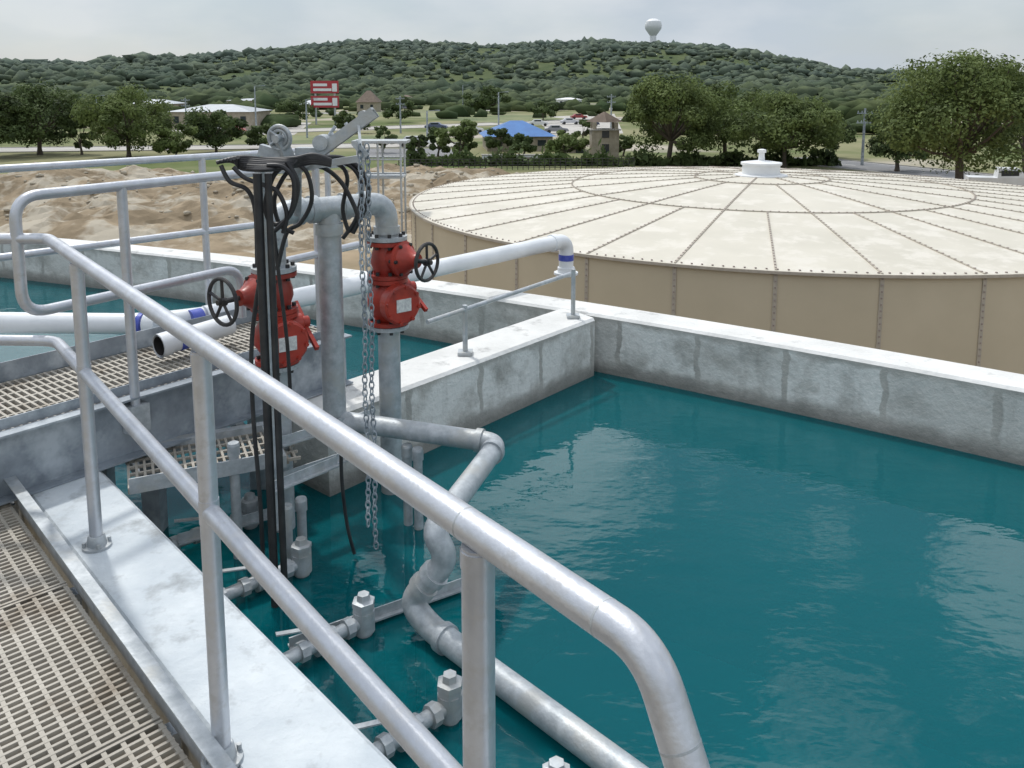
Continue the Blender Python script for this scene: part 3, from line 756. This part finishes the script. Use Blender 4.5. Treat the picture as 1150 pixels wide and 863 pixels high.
tree(450,138,40,112,m_leafd,2000,.6,44,cn=12,trunkf=.25)
tree(100,138,60,106,m_leafd,2500,.6,45,cn=16,trunkf=.25)
# distant woodland (one mesh)
pos=[]
def addt(n,r0,r1,a0,a1,s0,s1):
    for _ in range(n):
        r=math.sqrt(random.uniform(r0*r0,r1*r1));a=random.uniform(a0,a1);x=r*math.sin(math.radians(a));y=r*math.cos(math.radians(a))
        cl=noise.noise(Vector((x*.012,y*.012,8)))
        if cl<-.25 and random.random()<.7: continue
        z=hill(a,r,x,y) if r>480 else GZ;pos.append((x,y,z,random.uniform(s0,s1)*random.choice((1.25,1,.6))*(1+cl*.6)))
addt(17000,520,1640,-42,42,3,7.5)
addt(1600,430,640,-42,42,3,6)
addt(330,230,430,-40,40,2,4.5)
for v_,u0_,u1_,n_ in ((124,60,1100,120),(117,60,1100,150),(136,700,1000,50),(112,400,1100,180),(143,0,340,50),(150,760,1000,40)):
    for _ in range(n_):
        p=P(random.uniform(u0_,u1_),v_+random.uniform(-2,2),GZ);pos.append((p.x,p.y,GZ,random.uniform(1.5,4.5)))
mf=bpy.data.materials.new('distant_woodland_foliage');mf.use_nodes=True;N=mf.node_tree.nodes;L=mf.node_tree.links;bb_=N['Principled BSDF'];bb_.inputs['Roughness'].default_value=.95;bb_.inputs['Specular IOR Level'].default_value=.05
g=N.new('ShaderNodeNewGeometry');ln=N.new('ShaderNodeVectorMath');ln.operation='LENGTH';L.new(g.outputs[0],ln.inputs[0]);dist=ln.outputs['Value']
c=mixc(mr(nn(.012,5),.38,.62),(.04,.062,.028),(.095,.115,.05));c=mixc(mr(nn(.09,3),.45,.65),c,(.045,.06,.03));c=mixc(mr(dist,300,6500),c,(.36,.43,.48));L.new(c,bb_.inputs['Base Color'])  # blue-grey mix by distance is painted aerial haze, not leaf colour
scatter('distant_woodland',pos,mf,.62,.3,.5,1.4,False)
# ---------------------------------------------------------------- buildings etc.
def house(name,u,vb,wpx,vt,depth,mw_,mr_,ang=0,eave=.55,over=.5):
    p=P(u,vb,GZ);w=wpx*p.y/F;h=Q(u,vt,p.y).z-GZ;he=h*eave
    ax=Vector((math.cos(ang),math.sin(ang),0));ay=Vector((-ax.y,ax.x,0));c=p+ay*depth/2
    b=B();b.box(Vector((c.x,c.y,GZ+he/2)),ax,ay,Z,w/2,depth/2,he/2);w_=b.ob('walls',[mw_],False)
    b=B();e=over;hw=w/2+e;hd=depth/2+e
    vs=[c-ax*hw-ay*hd,c+ax*hw-ay*hd,c+ax*hw+ay*hd,c-ax*hw+ay*hd];vs=[Vector((q.x,q.y,GZ+he+.003)) for q in vs]
    rl=max(w/2-depth*.4,w*.1)
    vs+= [Vector((c.x,c.y,GZ+h))-ax*rl,Vector((c.x,c.y,GZ+h))+ax*rl]
    r_=mesh('roof',vs,[[0,1,5,4],[1,2,5],[2,3,4,5],[3,0,4],[3,2,1,0]],mr_)
    b=B();nw=max(2,int(w/2.5))
    for i in range(nw):
        x=-w/2+w*(i+.5)/nw
        if i==nw//2: b.box(Vector((c.x,c.y,GZ+he*.38))+ax*x-ay*(depth/2+.02),ax,ay,Z,.5,.03,he*.38)
        else: b.box(Vector((c.x,c.y,GZ+he*.55))+ax*x-ay*(depth/2+.02),ax,ay,Z,.55,.03,he*.2)
    d_=b.ob('windows_and_door',[m_glass],False)
    group(name,[w_,r_,d_],c)
house('blue_roofed_building',584,170,74,137,9,m_stone,m_blueroof,.1,.5)
house('house',412,126,22,102,10,m_stone,m_brownroof,0,.45)
house('commercial_building',236,146,90,118,14,m_stone,m_greyroof,0,.72)
house('commercial_building',170,128,50,112,14,m_stone,m_greyroof,.1,.7)
house('house',645,172,24,158,7,m_stone,m_brownroof,0,.55)
house('warehouse',640,120,26,110,20,m_white,m_white,0,.8)
house('warehouse',275,122,40,111,20,m_stone,m_greyroof,0,.8)
house('warehouse',900,112,30,101,40,m_white,m_white,0,.8)
house('house',490,118,14,109,14,m_stone,m_brownroof,0,.5)
house('house',455,116,16,107,14,m_white,m_brownroof,0,.5)
house('house',345,124,18,113,12,m_stone,m_greyroof,0,.5)
house('house',715,122,18,112,12,m_white,m_greyroof,0,.5)
# stone tower
p=P(678,180,GZ);b=B();h=Q(678,146,p.y).z;w=1.5
b.box(Vector((p.x,p.y,(GZ+h)/2)),Vector((1,0,0)),Vector((0,1,0)),Z,w,w,(h-GZ)/2,0)
b.box(Vector((p.x,p.y,h+.06)),Vector((1,0,0)),Vector((0,1,0)),Z,w+.2,w+.2,.06,1)
for i in (-1,1):
    for j in (-1,1): b.box(Vector((p.x+i*1.2,p.y+j*1.2,h+.5)),Vector((1,0,0)),Vector((0,1,0)),Z,.2,.2,.4,0)
b.lathe([(2.1,.9),(.1,2.0)],(p.x,p.y,h),Z,4,2)
for zz in (-4.6,-2.9): b.box(Vector((p.x,p.y-w-.02,zz)),Vector((1,0,0)),Vector((0,1,0)),Z,.4,.03,.5,3)
b.ob('stone_tower',[m_stone,m_pave,m_brownroof,m_glass],False)
# billboard sign
p=P(366,140,GZ);y=p.y;b=B()
def zq(v): return Q(366,v,y).z
for x in (-2.2,2.2): b.tube([Vector((p.x+x,y,GZ)),Vector((p.x+x,y,zq(91)))],.22,8,0)
hw=15.5*y/F
for v0,v1 in ((91,105),(108,121)):
    b.abox(p.x-hw,p.x+hw,y-.4,y-.1,zq(v1),zq(v0),1)
    zm=zq(v1)
    for i in range(2): b.abox(p.x-hw*.8,p.x+hw*(.5-.3*i),y-.46,y-.41,zm+.5+i*1.1,zm+1.1+i*1.1,2)
    b.abox(p.x+hw*.55,p.x+hw*.9,y-.46,y-.41,zm+.4,zm+2.2,2)
b.ob('roadside_sign',[m_galv,m_signred,m_white],False)
p=P(575,184,GZ);b=B();b.abox(p.x-3.2,p.x+3.2,p.y-.25,p.y+.25,GZ,GZ+.9,0);b.abox(p.x-3.3,p.x+3.3,p.y-.3,p.y+.3,GZ+.9,GZ+1.0,1)
b.abox(p.x-2.2,p.x+2.2,p.y-.28,p.y-.26,GZ+.3,GZ+.7,2);b.ob('entrance_sign_wall',[m_white,m_pave,m_stone],False)
def pole(u,vb,vt,name='utility_pole',arms=2):
    p=P(u,vb,GZ);t=Q(u,vt,p.y).z;b=B();b.tube([Vector((p.x,p.y,GZ)),Vector((p.x,p.y,t))],[.17,.11],8)
    if arms:
        for k in range(arms):
            b.beam(Vector((p.x-.8,p.y,t-.5-k*1)),Vector((p.x+.8,p.y,t-.5-k*1)),.08,.1)
            for s in (-.7,-.3,.3,.7): b.lathe([(.05,0),(.07,.08),(.03,.2)],(p.x+s,p.y,t-.44-k),Z,6)
    else:
        b.beam(Vector((p.x,p.y,t)),Vector((p.x+1.6,p.y,t+.15)),.07,.07);b.abox(p.x+1.2,p.x+1.9,p.y-.15,p.y+.15,t+.05,t+.17)
    b.ob(name,[m_galvd])
pole(968,186,122);pole(450,150,108);pole(288,150,97,'street_lamp',0);pole(560,150,104,'street_lamp',0);pole(520,128,96,'street_lamp',0);pole(686,150,106);pole(345,155,112,'street_lamp',0)
pole(210,150,110);pole(110,140,108,'street_lamp',0);pole(480,162,125,'street_lamp',0)
# fence
b=B();q0=P(448,192,GZ);q1=P(712,190,GZ);n=44
for i in range(n+1):
    q=q0+(q1-q0)*i/n;b.tube([Vector((q.x,q.y,GZ)),Vector((q.x,q.y,GZ+1.1))],.04,6)
for zz in (.2,.5,.8,1.08): b.beam(q0+Z*zz,q1+Z*zz,.04,.05)
b.ob('perimeter_fence',[m_dark])
n=6000;r_=np.random.default_rng(3);t=r_.uniform(0,1,n);q0=P(455,186,GZ);q1=P(940,186,GZ)
c=np.stack([q0.x+(q1.x-q0.x)*t,q0.y+(q1.y-q0.y)*t+r_.normal(size=n)*.5,GZ+np.abs(r_.normal(size=n))*.5*(1+np.sin(t*60)*.5)+.1],1)
a=r_.normal(size=(n,3))*.17;bq=r_.normal(size=(n,3))*.17
npmesh('hedge',np.stack([c-a,c+bq,c+a,c-bq],1).reshape(-1,3),np.arange(4*n).reshape(n,4),m_leafd)
# cars
def car(u,v,col,ang=0,name='parked_car',pick=False):
    p=P(u,v,GZ);p.z=GZ+.03;ax=Vector((math.cos(ang),math.sin(ang),0));ay=Vector((-ax.y,ax.x,0))
    prof_=[(-2.2,.35),(-2.25,.8),(-1.6,.95),(-1.1,1.42),(.5,1.45),(1.1,.98),(2.0,.85),(2.2,.6),(2.2,.35)] if not pick else [(-2.7,.45),(-2.7,1.0),(-.7,1.0),(-.6,1.75),(.8,1.75),(1.3,1.1),(2.5,1.0),(2.6,.45)]
    n=len(prof_);vs=[]
    for s in (-.88,.88):
        for x,z in prof_: vs.append(p+ax*x+ay*(s*(.86 if z>1.2 else 1))+Z*z)
    fc=[list(range(n))[::-1],[n+i for i in range(n)]]+[[i,(i+1)%n,n+(i+1)%n,n+i] for i in range(n)]
    mc=M('car_paint',col,tuple(x*.9 for x in col),1,.3)
    bd=mesh('body',vs,fc,mc)
    b=B()
    for x in (-1.4,1.4):
        for s in (-.85,.85): b.lathe([(.33,-.1),(.33,.1)],p+ax*x+ay*s+Z*.33,ay,14)
    wh=b.ob('wheels',[m_black]);b=B()
    x0,x1,z0,z1=(-.95,.5,1.0,1.36) if not pick else (-.45,.75,1.15,1.6)
    for s in (-.89,.89): b.box(p+ax*((x0+x1)/2)+ay*s*.93+Z*((z0+z1)/2),ax,ay,Z,(x1-x0)/2,.03,(z1-z0)/2)
    wi=b.ob('windows',[m_glass],False);group(name,[bd,wh,wi],p)
car(1128,214,(.75,.76,.77),-.35,'pickup_truck',True)
for u,v,c_ in ((650,134,(.3,.05,.05)),(640,140,(.6,.6,.62)),(662,142,(.05,.06,.1)),(530,150,(.7,.7,.7)),(490,146,(.1,.12,.2)),(240,150,(.5,.5,.5)),(262,150,(.35,.06,.05)),(465,165,(.6,.6,.6)),(605,142,(.7,.7,.7)),(625,150,(.25,.25,.27)),(300,133,(.6,.6,.6)),(430,124,(.7,.7,.7)),(455,123,(.2,.2,.25))): car(u,v,c_,random.uniform(-.2,.2))
# water tower
p=Q(733,60,1480);hz_=hill(math.degrees(math.atan2(p.x,p.y)),1480,p.x,p.y);top=Q(733,21,1480).z;b=B()
b.lathe([(7,hz_-5),(5.5,top-30),(9,top-25),(14,top-18),(15,top-12),(13,top-5),(7,top-1),(1,top)],(p.x,p.y,0),Z,24)
b.ob('water_tower',[m_white])
# ---------------------------------------------------------------- world, sun, camera
SE,SAZ=58,-35
w=bpy.data.worlds.new('World');S.world=w;w.use_nodes=True;N=w.node_tree.nodes;L=w.node_tree.links;bg=N['Background'];bg.inputs[1].default_value=.10
sk=N.new('ShaderNodeTexSky');sk.sky_type='NISHITA';sk.sun_disc=False;sk.sun_elevation=math.radians(SE);sk.sun_rotation=math.radians(SAZ);sk.air_density=1.2;sk.dust_density=1.0
tc=N.new('ShaderNodeTexCoord');mp=N.new('ShaderNodeMapping');mp.inputs['Scale'].default_value=(1,1,2.6);mp.inputs['Location'].default_value=(.3,.1,0);L.new(tc.outputs['Generated'],mp.inputs[0])
def rng_(s,a,c,d,e):
    q=N.new('ShaderNodeMapRange');q.inputs[1].default_value=a;q.inputs[2].default_value=c;q.inputs[3].default_value=d;q.inputs[4].default_value=e;L.new(s,q.inputs[0]);return q.outputs[0]
n_=N.new('ShaderNodeTexNoise');n_.inputs['Scale'].default_value=2.2;n_.inputs['Detail'].default_value=5;n_.inputs['Roughness'].default_value=.55;L.new(mp.outputs[0],n_.inputs['Vector'])
n3=N.new('ShaderNodeTexNoise');n3.inputs['Scale'].default_value=3.4;n3.inputs['Detail'].default_value=5;n3.inputs['Roughness'].default_value=.55;L.new(tc.outputs['Generated'],n3.inputs['Vector'])
sz=N.new('ShaderNodeSeparateXYZ');L.new(tc.outputs['Generated'],sz.inputs[0])
n2=N.new('ShaderNodeTexNoise');n2.inputs['Scale'].default_value=4;n2.inputs['Detail'].default_value=5;L.new(mp.outputs[0],n2.inputs['Vector'])
cm=N.new('ShaderNodeMix');cm.data_type='RGBA';cm.inputs[6].default_value=(5.4,6.1,6.9,1);cm.inputs[7].default_value=(7.0,7.4,7.9,1);L.new(rng_(n2.outputs[0],.4,.62,0,1),cm.inputs[0])
hi_=N.new('ShaderNodeMix');hi_.data_type='RGBA';hi_.inputs[6].default_value=(3.6,4.4,5.6,1);hi_.inputs[7].default_value=(19,19.5,20,1);L.new(rng_(n3.outputs[0],.46,.57,0,1),hi_.inputs[0])
cc=N.new('ShaderNodeMix');cc.data_type='RGBA';L.new(rng_(sz.outputs[2],.16,.32,0,1),cc.inputs[0]);L.new(cm.outputs[2],cc.inputs[6]);L.new(hi_.outputs[2],cc.inputs[7])
mx=N.new('ShaderNodeMix');mx.data_type='RGBA';L.new(rng_(n_.outputs[0],.40,.6,.7,.95),mx.inputs[0]);L.new(sk.outputs[0],mx.inputs[6]);L.new(cc.outputs[2],mx.inputs[7]);L.new(mx.outputs[2],bg.inputs[0])
sl=bpy.data.lights.new('sun','SUN');sl.energy=2.2;sl.angle=math.radians(3);sl.color=(1,.97,.92);so=link(bpy.data.objects.new('sun',sl))
sd_=Vector((math.sin(math.radians(SAZ))*math.cos(math.radians(SE)),math.cos(math.radians(SAZ))*math.cos(math.radians(SE)),math.sin(math.radians(SE))))
so.rotation_euler=sd_.to_track_quat('Z','Y').to_euler()
cam=bpy.data.cameras.new('camera');co=link(bpy.data.objects.new('camera',cam));co.location=CAM;co.rotation_euler=(math.radians(90)-TH,0,0)
cam.sensor_width=36;cam.lens=F/1150*36;cam.shift_y=-(431.5-V0)/1150;cam.clip_end=12000;cam.clip_start=.05;S.camera=co
S.view_settings.view_transform='Standard';S.view_settings.look='None';S.view_settings.exposure=0
